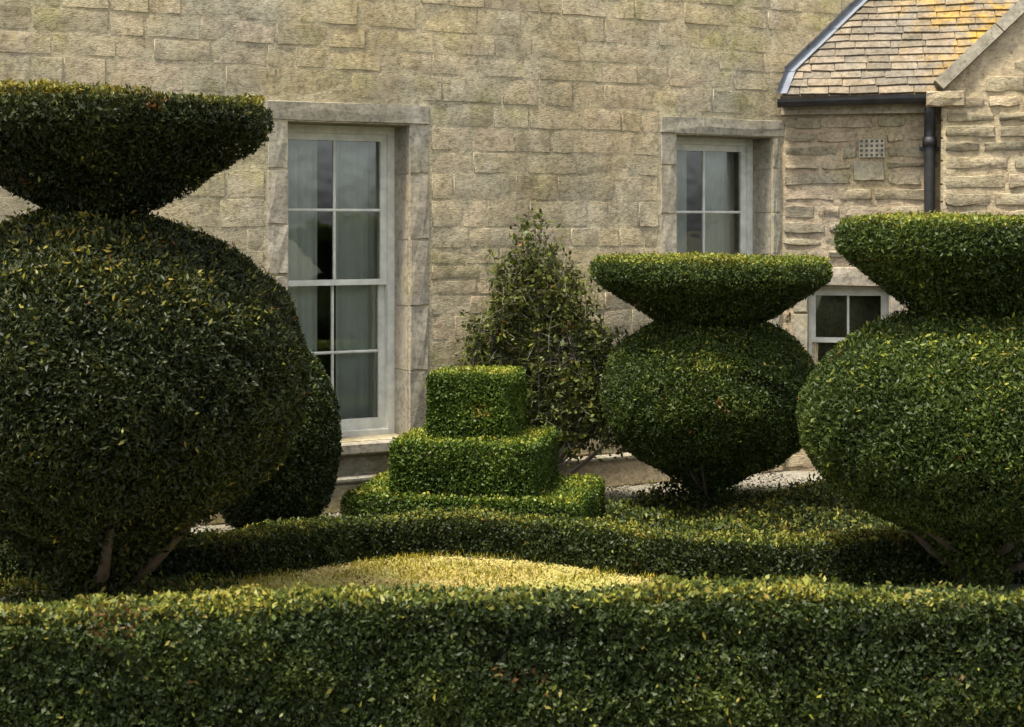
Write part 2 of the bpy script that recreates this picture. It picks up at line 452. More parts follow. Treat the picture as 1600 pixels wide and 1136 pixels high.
def sash_window(frame_parent_matrix, wn, name, reveal=0.25, rows=4, mrail=0.0, jw=0.15, lt=0.14, vb=1, fw=0.055, st=0.045):
    """window part with its stone surround, sashes, bars and panes"""
    x0, x1, z0, z1 = wn
    W = bpy.data.objects.new('sash_window', None); link(W, H); W.matrix_local = frame_parent_matrix
    # stone surround: lintel, sill, jamb stones, each its own piece
    stone_block(x0 - jw, x1 + jw, z1 + 0.003, z1 + lt, -0.012, 0.12).build('lintel', 'dressed', W)
    MB().cbox(x0 - 0.06, x1 + 0.06, -0.06, reveal + 0.02, z0 - 0.085, z0 - 0.004, 0.012).build('sill', 'dressed', W)
    for side in (0, 1):
        z = z0 + 0.002; k = side
        while z < z1 - 0.02:
            h = random.uniform(0.30, 0.46)
            if z + h > z1 - 0.2: h = z1 - z
            if side == 0: a, b = x0 - jw + 0.004, x0 + 0.002
            else: a, b = x1 - 0.002, x1 + jw - 0.004
            if side == 1 and name == 'upper': b = min(b, WT - 0.004)
            mbs = stone_block(a, b, z + .003, z + h - .003, -0.008, 0.1)
            # the inner cheek of the reveal
            if side == 0: mbs.box(x0 - 0.03, x0 + 0.006, 0.02, reveal - 0.005, z + 0.003, z + h - 0.003)
            else: mbs.box(x1 - 0.006, x1 + 0.03, 0.02, reveal - 0.005, z + 0.003, z + h - 0.003)
            mbs.build('jamb_stone', 'dressed', W); z += h
    MB().box(x0 - .02, x1 + .02, 0.02, reveal - 0.005, z1 - 0.004, z1 + 0.02).build('soffit', 'dressed', W)
    # box frame
    fr = MB(); yb = reveal
    fr.box(x0, x0 + fw, yb, yb + 0.12, z0, z1); fr.box(x1 - fw, x1, yb, yb + 0.12, z0, z1)
    fr.box(x0 + fw, x1 - fw, yb, yb + 0.12, z1 - fw, z1 - 0.001); fr.box(x0 + fw, x1 - fw, yb - 0.02, yb + 0.12, z0 - 0.003, z0 + 0.035)
    fr.build('frame', 'paint', W)
    zi0, zi1 = z0 + 0.035, z1 - fw
    zm = (zi0 + zi1) / 2 + mrail
    xi0, xi1 = x0 + fw, x1 - fw
    for s, (za, zb, yy) in enumerate(((zm - 0.02, zi1, yb + 0.025), (zi0, zm + 0.02, yb + 0.062))):
        br = 0.075 if s == 1 else 0.04
        tr = 0.05 if s == 0 else 0.04
        MB().box(xi0, xi0 + st, yy, yy + 0.035, za, zb).box(xi1 - st, xi1, yy, yy + 0.035, za, zb) \
            .box(xi0 + st, xi1 - st, yy, yy + 0.035, zb - tr, zb).build('sash', 'paint', W)
        MB().box(xi0 + st, xi1 - st, yy - 0.003, yy + 0.035, za, za + br).build('bottom_rail' if s else 'meeting_rail', 'paint', W)
        pa, pb, pz0, pz1 = xi0 + st, xi1 - st, za + br, zb - tr
        nr = max(1, rows // 2); bw = 0.020
        cols = [pa + (pb - pa) * i / (vb + 1) for i in range(vb + 2)]
        rws = [pz0 + (pz1 - pz0) * i / nr for i in range(nr + 1)]
        for cxx in cols[1:-1]: MB().cbox(cxx - bw / 2, cxx + bw / 2, yy + 0.004, yy + 0.03, pz0, pz1, 0.006).build('glazing_bar', 'paint', W)
        for rz in rws[1:-1]: MB().cbox(pa, pb, yy + 0.002, yy + 0.032, rz - bw / 2, rz + bw / 2, 0.006).build('glazing_bar', 'paint', W)
        for i in range(len(cols) - 1):
            for k in range(nr):
                t_ = random.uniform(-0.004, 0.004)
                mbp = MB().add([(cols[i] + .002, yy + 0.018 + t_, rws[k] + .002), (cols[i + 1] - .002, yy + 0.018, rws[k] + .002), (cols[i + 1] - .002, yy + 0.018 - t_, rws[k + 1] - .002), (cols[i] + .002, yy + 0.018, rws[k + 1] - .002)], [(0, 1, 2, 3)])
                mbp.build('pane', 'glass', W)
    # dark room behind
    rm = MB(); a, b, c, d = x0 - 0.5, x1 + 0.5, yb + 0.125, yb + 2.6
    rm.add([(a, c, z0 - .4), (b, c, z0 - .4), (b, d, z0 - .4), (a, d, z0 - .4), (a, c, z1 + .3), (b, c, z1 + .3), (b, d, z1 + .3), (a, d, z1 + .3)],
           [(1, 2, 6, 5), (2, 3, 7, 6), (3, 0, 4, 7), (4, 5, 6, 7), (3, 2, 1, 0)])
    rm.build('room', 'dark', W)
    return W
I4 = Matrix.Identity(4)
wmat = Matrix.Translation((WT, 0, 0)) @ Matrix.Rotation(R(-40), 4, 'Z')
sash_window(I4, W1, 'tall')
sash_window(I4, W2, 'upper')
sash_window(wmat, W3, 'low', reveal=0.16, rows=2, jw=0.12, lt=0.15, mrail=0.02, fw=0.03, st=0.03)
HM = Matrix.Translation(P1) @ Matrix.Rotation(R(28), 4, 'Z')
def curtain(mtx, x0, x1, z0, z1, y, label, nf):
    mb = MB(); n = nf * 6
    for i in range(n + 1):
        xx = x0 + (x1 - x0) * i / n; yy = y + 0.022 * math.sin(i / 6 * 2 * math.pi + 0.9 * math.sin(i * .31 + x0)) * (0.6 + 0.4 * math.sin(i * .47 + 1)) + 0.006 * math.sin(i * 1.7)
        mb.v += [(xx, yy, z0), (xx, yy * 0.7 + y * .3, z1)]
    for i in range(n): mb.f.append((2 * i, 2 * i + 2, 2 * i + 3, 2 * i + 1))
    o = mb.build('curtain', 'curtain', None, True); o.matrix_world = HM @ mtx
    tag(o, label, 'curtain')
    return o
curtain(I4, W1[1] - 0.36, W1[1] - 0.03, 0.40, 2.75, 0.47, 'pale curtain hanging at the right side of the tall window left of the loose shrub', 4)
curtain(I4, W1[0] + 0.10, W1[0] + 0.40, 0.40, 2.75, 0.50, 'pale curtain at the left side of the tall window beside the huge yew', 5)
curtain(I4, W2[0] + 0.12, W2[0] + 0.44, 0.40, 2.75, 0.50, 'pale curtain at the left side of the window next to the slate wing', 3)
curtain(I4, W2[1] - 0.34, W2[1] - 0.03, 0.40, 2.75, 0.47, 'pale curtain at the right side of the window next to the slate wing', 4)
curtain(wmat, W3[0] + 0.05, W3[0] + 0.2, 0.45, 1.55, 0.36, 'pale curtain inside the low window of the slate roofed wing', 2)

# wing roof: slates in courses, lead flashing against the main wall
PITCH = 52.0; EZ = 2.95
roof = MB()
cp, sp = math.cos(R(PITCH)), math.sin(R(PITCH))
def rp(t, q, off=0.0): return (t, -0.10 + q * cp - off * sp, EZ + q * sp + off * cp)
roof.add([rp(0.0, 0), rp(3.4, 0), rp(3.4, 2.6), rp(1.9, 2.6), rp(0.0, 0, -0.06), rp(3.4, 0, -0.06), rp(3.4, 2.6, -0.06), rp(1.9, 2.6, -0.06)],
         [(0, 1, 2, 3), (7, 6, 5, 4), (0, 4, 5, 1), (1, 5, 6, 2), (2, 6, 7, 3), (3, 7, 4, 0)])
roof = roof.build('roof', 'slate', H); roof.matrix_local = wmat
q = 0.0; k = 0; cnt = 0
gauge = 0.072
while q < 2.3:
    g_ = gauge * (1.15 - 0.12 * q)
    tl = 0.735 * max(0, q - 0.16) + 0.03
    t = tl + (0.0 if k % 2 else -0.09)
    tmax = min(3.2, 1.30 + q * 0.75)
    while t < tmax:
        wd = random.uniform(0.14, 0.28)
        a, b = max(t, tl), t + wd - 0.006
        if b - a > 0.03:
            th = random.uniform(0.010, 0.018); lf = random.uniform(0.0, 0.006); sk = random.uniform(-0.008, 0.008)
            L = g_ * 1.9
            V = [rp(a, q + sk, 0.012 + lf), rp(b, q - sk, 0.012 + lf), rp(b, q + L, -0.002), rp(a, q + L, -0.002),
                 rp(a, q + sk, 0.012 + lf + th), rp(b, q - sk, 0.012 + lf + th), rp(b, q + L, 0.004), rp(a, q + L, 0.004)]
            MB().add(V, [(4, 5, 6, 7), (0, 4, 7, 3), (1, 2, 6, 5), (0, 1, 5, 4), (3, 2, 1, 0)]).build('slate', 'slate', roof); cnt += 1
        t += wd
    q += g_; k += 1
mb = MB()
for s in range(10):
    qa, qb = 2.3 * s / 10, 2.3 * (s + 1) / 10 + 0.02
    f = lambda q, d, o: rp(0.735 * max(0, q - 0.16) + d, q, o)
    o_ = 0.036 + 0.004 * (s % 2)
    mb.add([f(qa, -0.02, o_), f(qa, 0.05, o_), f(qb, 0.05, o_), f(qb, -0.02, o_), f(qa, -0.02, o_ + .05), f(qb, -0.02, o_ + .05)], [(0, 1, 2, 3), (0, 3, 5, 4)])
mb.build('flashing', 'lead', roof)

# half round gutter, fascia, downpipe
gt = MB(); n = 9
for i, t in enumerate((-0.02, 1.21)):
    for j in range(n):
        a = math.pi + math.pi * j / (n - 1)
        gt.v.append((t, -0.155 + 0.062 * math.cos(a), EZ - 0.03 + 0.02 * i + 0.062 * math.sin(a)))
    for j in range(n):
        a = 2 * math.pi - math.pi * j / (n - 1)
        gt.v.append((t, -0.155 + 0.054 * math.cos(a), EZ - 0.03 + 0.02 * i + 0.054 * math.sin(a)))
m2 = 2 * n
for j in range(m2): gt.f.append((j, (j + 1) % m2, m2 + (j + 1) % m2, m2 + j))
gt.f.append(tuple(range(m2))[::-1]); gt.f.append(tuple(range(m2, 2 * m2)))
gut = gt.build('gutter', 'iron', H); gut.matrix_local = wmat
for t in (0.15, 0.55, 0.95):
    MB().box(t - 0.015, t + 0.015, -0.092, 0.0, EZ - 0.07, EZ - 0.045).build('bracket', 'iron', gut)
MB().box(0.0, 1.212, -0.05, 0.008, EZ - 0.14, EZ - 0.045).build('eaves_course', 'dressed', gut)
dp = MB()
dp.tube([(1.13, -0.155, EZ - 0.07), (1.13, -0.15, EZ - 0.14), (1.13, -0.075, EZ - 0.24), (1.13, -0.07, EZ - 0.3), (1.13, -0.07, 0.05)], 0.042, 12)
for z in (2.55, 1.55, 0.6): dp.tube([(1.13, -0.07, z), (1.13, -0.07, z + 0.07)], 0.053, 12)
dpo = dp.build('downpipe', 'iron', H, True); dpo.matrix_local = wmat
for z in (2.52, 1.52): MB().box(1.13 - 0.075, 1.13 + 0.075, -0.03, 0.002, z, z + 0.03).build('pipe_clip', 'iron', dpo)
# perforated vent
vt = MB(); va, vb_, vz0, vz1 = VENT; nxv, nzv = 5, 4
cw, chh = (vb_ - va) / nxv, (vz1 - vz0) / nzv
vt.box(va, vb_, 0.004, 0.009, vz0, vz1)
for i in range(nxv + 1): xx = va + cw * i; vt.box(max(va, xx - cw * .26), min(vb_, xx + cw * .26), -0.012, 0.003, vz0, vz1)
vent_o = None
for j in range(nzv + 1): zz = vz0 + chh * j; vt.box(va + .001, vb_ - .001, -0.0105, 0.002, max(vz0 + .001, zz - chh * .24), min(vz1 - .001, zz + chh * .24))
vo = vt.build('air_vent', 'vent', H); vo.matrix_local = wmat
MB().box(va + .004, vb_ - .004, 0.0025, 0.0038, vz0 + .004, vz1 - .004).build('vent_hole', 'dark', vo)
# coping stones on the gable, skewputt at the foot
L = GA / math.cos(R(GP)); s = 0.0; i = 0
cpl = bpy.data.objects.new('gable_coping', None); link(cpl, H); cpl.matrix_local = gm
while s < L - 0.05:
    l = random.uniform(0.42, 0.62); e = min(s + l, L)
    for sgn in (0, 1):
        P = lambda d, o: ((d * math.cos(R(GP)) - o * math.sin(R(GP))) if sgn == 0 else 2 * GA - (d * math.cos(R(GP)) - o * math.sin(R(GP))), 2.97 + d * math.sin(R(GP)) + o * math.cos(R(GP)))
        pts = [P(s + .004, 0.004), P(e - .004, 0.004), P(e - .004, 0.085 + random.uniform(0, .012)), P(s + .004, 0.085 + random.uniform(0, .012))]
        mb = MB().add([(p[0], -0.25, p[1]) for p in pts] + [(p[0], 0.2, p[1]) for p in pts],
                      [(0, 1, 2, 3), (7, 6, 5, 4), (0, 4, 5, 1), (1, 5, 6, 2), (2, 6, 7, 3), (3, 7, 4, 0)])
        mb.build('coping_stone', 'dressed', cpl)
    s = e
stone_block(-0.13, 0.16, 2.84, 2.965, -0.245, 0.5).build('skewputt', 'rubble', cpl)

# ------------------------------------------------------------------ foliage
def coherent(p, f=3.0, ph=0.0):
    x, y, z = p[:, 0] * f, p[:, 1] * f, p[:, 2] * f
    return (np.sin(x * 1.3 + 1.7 * np.sin(y * .9 + ph) + ph) * np.cos(z * 1.1 + .8 * np.sin(x * 1.2)) + np.sin(y * 2.1 + z * 1.7 + ph * 2) * .6 + np.sin(x * 3.7 + ph) * np.sin(y * 3.1 - z * 3.3) * .5) / 2.0

def foliage(name, P, Nn, core, parent, m, size, ratio=0.42, lift=0.9, depth=0.05, bumpy=0.02, strays=0.02, out=0.55, ph=0.0, jag=0.012, top_sun=26.0):
    """one mesh: a dense twig core plus a leaf-sized face at each surface sample"""
    Nn = Nn / np.linalg.norm(Nn, axis=1, keepdims=True)
    thin = coherent(P, 5.3, ph + 3) + 0.6 * coherent(P, 14.0, ph + 5)      # thin spots where the twigs show
    kp = rng.random(len(P)) > np.clip((thin - 0.45) * 1.3, 0, 0.72) * (bumpy > 0)
    P, Nn = P[kp], Nn[kp]
    n = len(P)
    brown = (coherent(P, 4.1, ph + 7) + 0.5 * coherent(P, 17.0, ph + 8)) > 0.92
    d1 = coherent(P, 3.1, ph); d2 = coherent(P, 11.0, ph + 1); d3 = coherent(P, 27.0, ph + 2)
    off = bumpy * (d1 * 1.25 + d2 * 0.6) + jag * d3 - depth * rng.random(n) ** 1.6 + depth * .25
    long_ = rng.random(n) < strays * np.where(Nn[:, 2] > 0.8, top_sun, np.where(Nn[:, 2] > 0.5, 2.5, 0.35))      # stray shoots, far denser on tops, where their yellow tone paints in sunlight
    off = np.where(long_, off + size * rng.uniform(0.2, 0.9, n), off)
    B = P + Nn * off[:, None]
    rnd = rng.normal(size=(n, 3)); rnd /= np.linalg.norm(rnd, axis=1, keepdims=True)
    D = Nn * out + rnd * lift; D[:, 2] += 0.22
    D /= np.linalg.norm(D, axis=1, keepdims=True)
    r2 = rng.normal(size=(n, 3)) + Nn * 0.9
    Wd = np.cross(D, r2); Wd = np.cross(D, np.cross(Wd, D)) ; Wd /= np.linalg.norm(Wd, axis=1, keepdims=True) + 1e-9
    l = size * (0.55 + 0.9 * rng.random(n) ** 1.5)[:, None]
    ww = l * ratio * 0.5 * rng.uniform(0.8, 1.2, n)[:, None]
    up = np.cross(D, Wd) * l * rng.uniform(-.12, .2, n)[:, None]
    V = np.empty((n, 4, 3))
    V[:, 0] = B - D * l * .5; V[:, 1] = B + Wd * ww + up; V[:, 2] = B + D * l * .5; V[:, 3] = B - Wd * ww + up
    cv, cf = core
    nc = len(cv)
    me = bpy.data.meshes.new(name)
    allv = np.concatenate([V.reshape(-1, 3), np.asarray(cv, float)])
    me.vertices.add(len(allv)); me.vertices.foreach_set('co', allv.reshape(-1))
    li = np.arange(n * 4, dtype=np.int32)
    cl = np.asarray(cf, dtype=np.int32).reshape(-1, 4) + n * 4
    loops = np.concatenate([li, cl.reshape(-1)])
    me.loops.add(len(loops)); me.loops.foreach_set('vertex_index', loops)
    nf = n + len(cl)
    me.polygons.add(nf); me.polygons.foreach_set('loop_start', np.arange(0, nf * 4, 4, dtype=np.int32))
    mi = np.zeros(nf, dtype=np.int32); mi[n:] = 1
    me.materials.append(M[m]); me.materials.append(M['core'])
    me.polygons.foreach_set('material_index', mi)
    at = me.attributes.new('tone', 'FLOAT', 'FACE')
    tone = np.zeros(nf)
    tone[:n] = np.clip(0.43 + 0.10 * rng.normal(size=n) + 0.15 * d2 + 0.15 * d1 + np.where(long_, 0.38, 0) , 0, 0.97)  # raised tone of long_ leaves puts the sunlit look of tops into the colour
    tone[:n][rng.random(n) < np.where(brown, 0.25, 0.001)] = 1.0
    at.data.foreach_set('value', tone)
    me.update(calc_edges=True)
    return link(bpy.data.objects.new(name, me), parent)

def lathe(prof, n, seg=40, shrink=0.05, weights=None, cx=0.0, cy=0.0):
    """area-uniform samples and normals on a surface of revolution, and its core"""
    prof = [(max(r, 1e-3), z) for r, z in prof]
    A = np.array(prof[:-1]); Bq = np.array(prof[1:])
    ln = np.linalg.norm(Bq - A, axis=1); area = ln * (A[:, 0] + Bq[:, 0]) + 1e-9
    if weights is not None: area = area * np.array(weights)
    s = rng.choice(len(area), size=n, p=area / area.sum())
    a = A[s]; b = Bq[s]
    # linear radius weighting
    u = rng.random(n); r0, r1 = a[:, 0], b[:, 0]
    dr = r1 - r0
    u = np.where(np.abs(dr) > 1e-6, (np.sqrt(r0 ** 2 + u * (r1 ** 2 - r0 ** 2)) - r0) / np.where(np.abs(dr) > 1e-6, dr, 1), u)
    p = a + (b - a) * u[:, None]
    th = rng.uniform(0, 2 * np.pi, n)
    t = (b - a) / (np.linalg.norm(b - a, axis=1, keepdims=True) + 1e-9)
    nr, nz = t[:, 1], -t[:, 0]                      # profile runs bottom to top on the outside
    back = (np.sin(th) > 0.25) & (rng.random(n) < 0.62); th = np.where(back, -th, th)      # denser towards the open garden
    P = np.stack([cx + p[:, 0] * np.cos(th), cy + p[:, 0] * np.sin(th), p[:, 1]], 1)
    Nn = np.stack([nr * np.cos(th), nr * np.sin(th), nz], 1)
    zc = np.mean([z for _, z in prof]); cvs = []; cf = []
    for r, z in prof:
        rr = max(r - shrink, 0.004); zz = z + np.clip((zc - z) * 0.5, -shrink, shrink)
        for j in range(seg):
            q = 2 * np.pi * j / seg
            wob = 1 + 0.02 * math.sin(q * 5 + z * 9)
            cvs.append((cx + rr * wob * math.cos(q), cy + rr * wob * math.sin(q), zz))
    for i in range(len(prof) - 1):
        for j in range(seg):
            cf.append((i * seg + j, i * seg + (j + 1) % seg, (i + 1) * seg + (j + 1) % seg, (i + 1) * seg + j))
    return P, Nn, (cvs, cf)

def ellipse_prof(rx, rz, zc, k=22, p=1.0):
    return [(rx * math.cos(a) ** p if math.cos(a) > 0 else 0, zc + rz * math.sin(a)) for a in np.linspace(-math.pi / 2 + .02, math.pi / 2 - .02, k)]

def boxes(n, hx, hy, z0, z1, shrink=0.05, bottom=False):
    fa = [('f', hx * 2 * (z1 - z0)), ('b', hx * 2 * (z1 - z0) * .4), ('l', hy * 2 * (z1 - z0)), ('r', hy * 2 * (z1 - z0)), ('t', 4 * hx * hy)]
    w_ = np.array([a for _, a in fa]); pick = rng.choice(5, size=n, p=w_ / w_.sum())
    u, v = rng.uniform(-1, 1, n), rng.uniform(0, 1, n)
    P = np.zeros((n, 3)); Nn = np.zeros((n, 3))
    for k, (nm, _) in enumerate(fa):
        q = pick == k
        if nm in 'fb':
            sg = -1 if nm == 'f' else 1
            P[q] = np.stack([u[q] * hx, np.full(q.sum(), sg * hy), z0 + v[q] * (z1 - z0)], 1); Nn[q] = (0, sg, 0)
        elif nm in 'lr':
            sg = -1 if nm == 'l' else 1
            P[q] = np.stack([np.full(q.sum(), sg * hx), u[q] * hy, z0 + v[q] * (z1 - z0)], 1); Nn[q] = (sg, 0, 0)
        else:
            P[q] = np.stack([u[q] * hx, (v[q] * 2 - 1) * hy, np.full(q.sum(), z1)], 1); Nn[q] = (0, 0, 1)
    # round the edges a little
    ex = np.clip((np.abs(P[:, 0]) - hx + .04) / .04, 0, 1); ey = np.clip((np.abs(P[:, 1]) - hy + .04) / .04, 0, 1); ez = np.clip((P[:, 2] - z1 + .04) / .04, 0, 1)
    edge = (ex + ey + ez - 1).clip(0, 1)
    P[:, 0] -= np.sign(P[:, 0]) * edge * ex * .006; P[:, 1] -= np.sign(P[:, 1]) * edge * ey * .006; P[:, 2] -= edge * ez * .006
    a, b, c, d = hx - shrink, hy - shrink, z0, z1 - shrink
    cv = [(-a, -b, c), (a, -b, c), (a, b, c), (-a, b, c), (-a, -b, d), (a, -b, d), (a, b, d), (-a, b, d)]
    cf = [(0, 1, 5, 4), (1, 2, 6, 5), (2, 3, 7, 6), (3, 0, 4, 7), (4, 5, 6, 7), (3, 2, 1, 0)]
    return P, Nn, (cv, cf)

def trunk_and_limbs(parent, r, z0, z1, nb, spread, ztip, lean=(0, 0), stems=1):
    for s in range(stems):
        q = 6.28 * s / max(stems, 1) + 0.4; o = 0.0 if stems == 1 else r * 1.1
        mb = MB()
        pts = [(o * math.cos(q), o * math.sin(q), z0 - 0.02), (o * 1.3 * math.cos(q) + lean[0] * .3, o * 1.3 * math.sin(q) + lean[1] * .3, z0 + (z1 - z0) * .45), (o * 2 * math.cos(q) + lean[0], o * 2 * math.sin(q) + lean[1], z1)]
        mb.tube(pts, [r * 1.35, r, r * .75], 10); mb.build('trunk', 'bark', parent, True)
    for k in range(nb):
        q = 6.28 * k / nb + random.uniform(-.3, .3); zb = z0 + (z1 - z0) * random.uniform(.15, .6)
        p0 = Vector((0, 0, zb)); p2 = Vector((math.cos(q) * spread, math.sin(q) * spread, ztip + random.uniform(-.05, .1)))
        p1 = (p0 + p2) / 2 + Vector((0, 0, -0.05 + random.uniform(-.03, .03)))
        mb = MB(); mb.tube([p0, p1, p2], [r * .42, r * .3, r * .16], 7)
        # twigs
        for _ in range(3):
            a = p1.lerp(p2, random.random()); b = a + Vector((random.uniform(-.15, .15), random.uniform(-.15, .15), random.uniform(.1, .25)))
            mb.tube([a, b], [r * .13, r * .06], 5)
        mb.build('branch', 'bark', parent, True)

def cap_profile(rt, zt, ztip, rn, zn, k=8):
    pr = [(rn, zn)]
    for i in range(1, k):
        f = i / k; pr.append((rn + (rt - rn) * f ** 0.9, zn + (ztip - zn) * f))
    pr += [(rt, ztip), (rt + 0.005, (ztip + zt) / 2), (rt - 0.01, zt - 0.012), (rt - 0.05, zt)]
    for i in range(1, 7): pr.append(((rt - .05) * (1 - i / 6), zt + 0.012 * i / 6))
    return pr

# huge mushroom yew by the tall window
A = thing('topiary_tree', 'huge dark mushroom clipped yew with broad flat cap beside the tall window', 'topiary', (-2.004, 7.4, 0))
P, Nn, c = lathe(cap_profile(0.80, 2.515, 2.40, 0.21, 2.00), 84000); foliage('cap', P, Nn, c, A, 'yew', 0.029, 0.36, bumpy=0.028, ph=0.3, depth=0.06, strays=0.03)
P, Nn, c = lathe(ellipse_prof(1.005, 0.77, 1.225), 180000); foliage('ball', P, Nn, c, A, 'yew', 0.030, 0.36, bumpy=0.03, ph=1.3, depth=0.07, top_sun=4.0, strays=0.025)
trunk_and_limbs(A, 0.10, 0, 0.75, 7, 0.55, 0.62)
MB().tube([(0, 0, 1.9), (0.01, 0, 2.12)], [0.08, 0.07], 8).build('neck', 'bark', A, True)

# smaller mushroom with stems, before the window near the wing
B = thing('topiary_tree', 'mid sized mushroom clipped yew with flat cap and forked stems beside stepped bush', 'topiary', (1.317, 10.2, 0))
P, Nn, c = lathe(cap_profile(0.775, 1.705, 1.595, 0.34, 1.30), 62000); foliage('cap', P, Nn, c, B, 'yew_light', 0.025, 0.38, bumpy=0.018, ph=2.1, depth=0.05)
P, Nn, c = lathe(ellipse_prof(0.72, 0.535, 0.83), 95000); foliage('ball', P, Nn, c, B, 'yew_light', 0.025, 0.38, bumpy=0.02, ph=3.3, depth=0.06, top_sun=4.0)
trunk_and_limbs(B, 0.032, 0, 0.55, 14, 0.46, 0.42, stems=4)

# right mushroom in front of the gable
D = thing('topiary_tree', 'broad mushroom clipped yew with single thick trunk before the gable wall', 'topiary', (2.433, 8.0, 0))
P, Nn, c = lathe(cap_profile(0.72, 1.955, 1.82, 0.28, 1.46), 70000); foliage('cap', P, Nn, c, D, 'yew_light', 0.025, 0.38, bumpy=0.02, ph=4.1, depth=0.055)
P, Nn, c = lathe(ellipse_prof(0.925, 0.58, 0.935), 140000); foliage('ball', P, Nn, c, D, 'yew_light', 0.027, 0.38, bumpy=0.024, ph=5.3, depth=0.065, top_sun=4.0)
trunk_and_limbs(D, 0.085, 0, 0.6, 8, 0.5, 0.48)

for par, r0, r1, z1, n_, sz in ((A, 0.13, 0.55, 0.60, 24000, 0.032), (B, 0.07, 0.36, 0.42, 12000, 0.027), (D, 0.11, 0.45, 0.52, 20000, 0.03)):
    pr = [(r0, 0.01), (r0 * 1.15, z1 * .3), (r0 + (r1 - r0) * .35, z1 * .62), (r1, z1)]
    P, Nn, c = lathe(pr, n_, shrink=0.06); P[:, :2] *= rng.uniform(0.55, 1.1, len(P))[:, None]
    foliage('lower_shoots', P, Nn, ([(0, 0, .01), (.001, 0, .01), (.001, .001, .01), (0, .001, .01)], [(0, 1, 2, 3)]), par, 'yew' if par is A else 'yew_light', sz, 0.42, bumpy=0.03, ph=r1 * 9, depth=0.1)

# egg shaped bush under the tall window
G = thing('clipped_bush', 'egg shaped dark clipped bush under the tall window behind the huge yew', 'bush', (-1.50, 9.55, 0))
P, Nn, c = lathe(ellipse_prof(0.43, 0.60, 0.62, p=0.85), 42000); foliage('foliage', P, Nn, c, G, 'box', 0.026, 0.5, bumpy=0.016, ph=6.3)
trunk_and_limbs(G, 0.03, 0, 0.3, 3, 0.2, 0.25)

# stepped bright green topiary
T = thing('stepped_topiary', 'bright green box bush clipped into three stacked square tiers', 'topiary', (-0.225, 9.85, 0), R(-12))
for hx, hy, za, zb, n in ((0.74, 0.50, 0.0, 0.27, 40000), (0.455, 0.43, 0.25, 0.60, 38000), (0.265, 0.265, 0.58, 1.005, 26000)):
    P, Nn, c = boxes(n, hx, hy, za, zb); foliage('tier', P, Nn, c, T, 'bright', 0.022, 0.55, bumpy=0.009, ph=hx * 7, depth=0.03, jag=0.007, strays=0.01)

# ---- hedges swept along a line
def hedge(name, label, path, th, h, n, size, m, z0=0.0, dens=(1.0, 0.9, 0.35), ph=0.0, ratio=0.5, topfn=None, bumpy=0.02, parent=None):
    pts = np.array(path, float); seg = np.linalg.norm(pts[1:] - pts[:-1], axis=1); cum = np.concatenate([[0], np.cumsum(seg)])
    def at(s):
        i = np.clip(np.searchsorted(cum, s, side='right') - 1, 0, len(seg) - 1)
        f = ((s - cum[i]) / seg[i])[:, None]
        p = pts[i] + (pts[i + 1] - pts[i]) * f
        # smoothed direction
        d = (pts[i + 1] - pts[i]) / seg[i][:, None]
        return p, d
    s = rng.uniform(0, cum[-1], n); p, d = at(s)
    nb = np.stack([-d[:, 1], d[:, 0]], 1)              # back side
    wts = np.array([h * dens[0], th * dens[1], h * dens[2]]); pick = rng.choice(3, size=n, p=wts / wts.sum())
    v = rng.random(n)
    hh = h + (topfn(s) if topfn else 0)
    P = np.zeros((n, 3)); Nn = np.zeros((n, 3))
    f = pick == 0; P[f, :2] = p[f]; P[f, 2] = (z0 + v * (hh - z0))[f]; Nn[f, :2] = -nb[f]
    f = pick == 1; P[f, :2] = p[f] + nb[f] * (v[f] * th)[:, None]; P[f, 2] = (hh * np.ones(n))[f]; Nn[f, 2] = 1
    f = pick == 2; P[f, :2] = p[f] + nb[f] * th; P[f, 2] = (z0 + v * (hh - z0))[f]; Nn[f, :2] = nb[f]
    # soften the top front edge
    e = (pick == 0) & (P[:, 2] > hh - .05); P[e, :2] += nb[e] * (((P[e, 2] - (hh * np.ones(n))[e] + .05) / .05) ** 2 * .02)[:, None]
    cv = []; cf = []
    K = 40
    for k in range(K + 1):
        sk = np.array([cum[-1] * min(k / K, .9999)]); pk, dk = at(sk); nk = np.array([-dk[0, 1], dk[0, 0]])
        zt = h + (float(topfn(sk)[0]) if topfn else 0) - .05
        a = pk[0] + nk * .05; b = pk[0] + nk * (th - .05)
        cv += [(a[0], a[1], 0), (a[0], a[1], zt), (b[0], b[1], zt), (b[0], b[1], 0)]
    for k in range(K):
        for j in range(3): cf.append((4 * k + j, 4 * k + j + 1, 4 * k + 4 + j + 1, 4 * k + 4 + j))
    cf += [(0, 1, 2, 3), (4 * K, 4 * K + 1, 4 * K + 2, 4 * K + 3)]
    H_ = thing(name, label, 'hedge')
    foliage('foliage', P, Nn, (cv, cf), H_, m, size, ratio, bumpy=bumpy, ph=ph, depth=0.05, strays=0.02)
    return H_

# low curving hedge behind the gravel court
arc = [(-3.6, 8.15), (-2.2, 8.2), (-1.5, 8.32)]
arc += [(-1.15, 8.62), (-0.8, 8.88), (-0.42, 9.0), (-0.05, 8.93), (0.35, 8.70), (0.72, 8.42)]
arc += [(1.2, 8.22), (2.2, 8.3), (3.9, 8.35)]
def smooth_path(p, it=2):
    p = [np.array(q, float) for q in p]
    for _ in range(it):
        q = [p[0]]
        for a, b in zip(p[:-1], p[1:]): q += [a * .75 + b * .25, a * .25 + b * .75]
        q.append(p[-1]); p = q
    return p
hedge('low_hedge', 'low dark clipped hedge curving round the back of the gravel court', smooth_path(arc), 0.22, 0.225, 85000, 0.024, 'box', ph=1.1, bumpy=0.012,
      topfn=lambda s: 0.008 * np.sin(s * 3.1) + 0.006 * np.sin(s * 7.7))
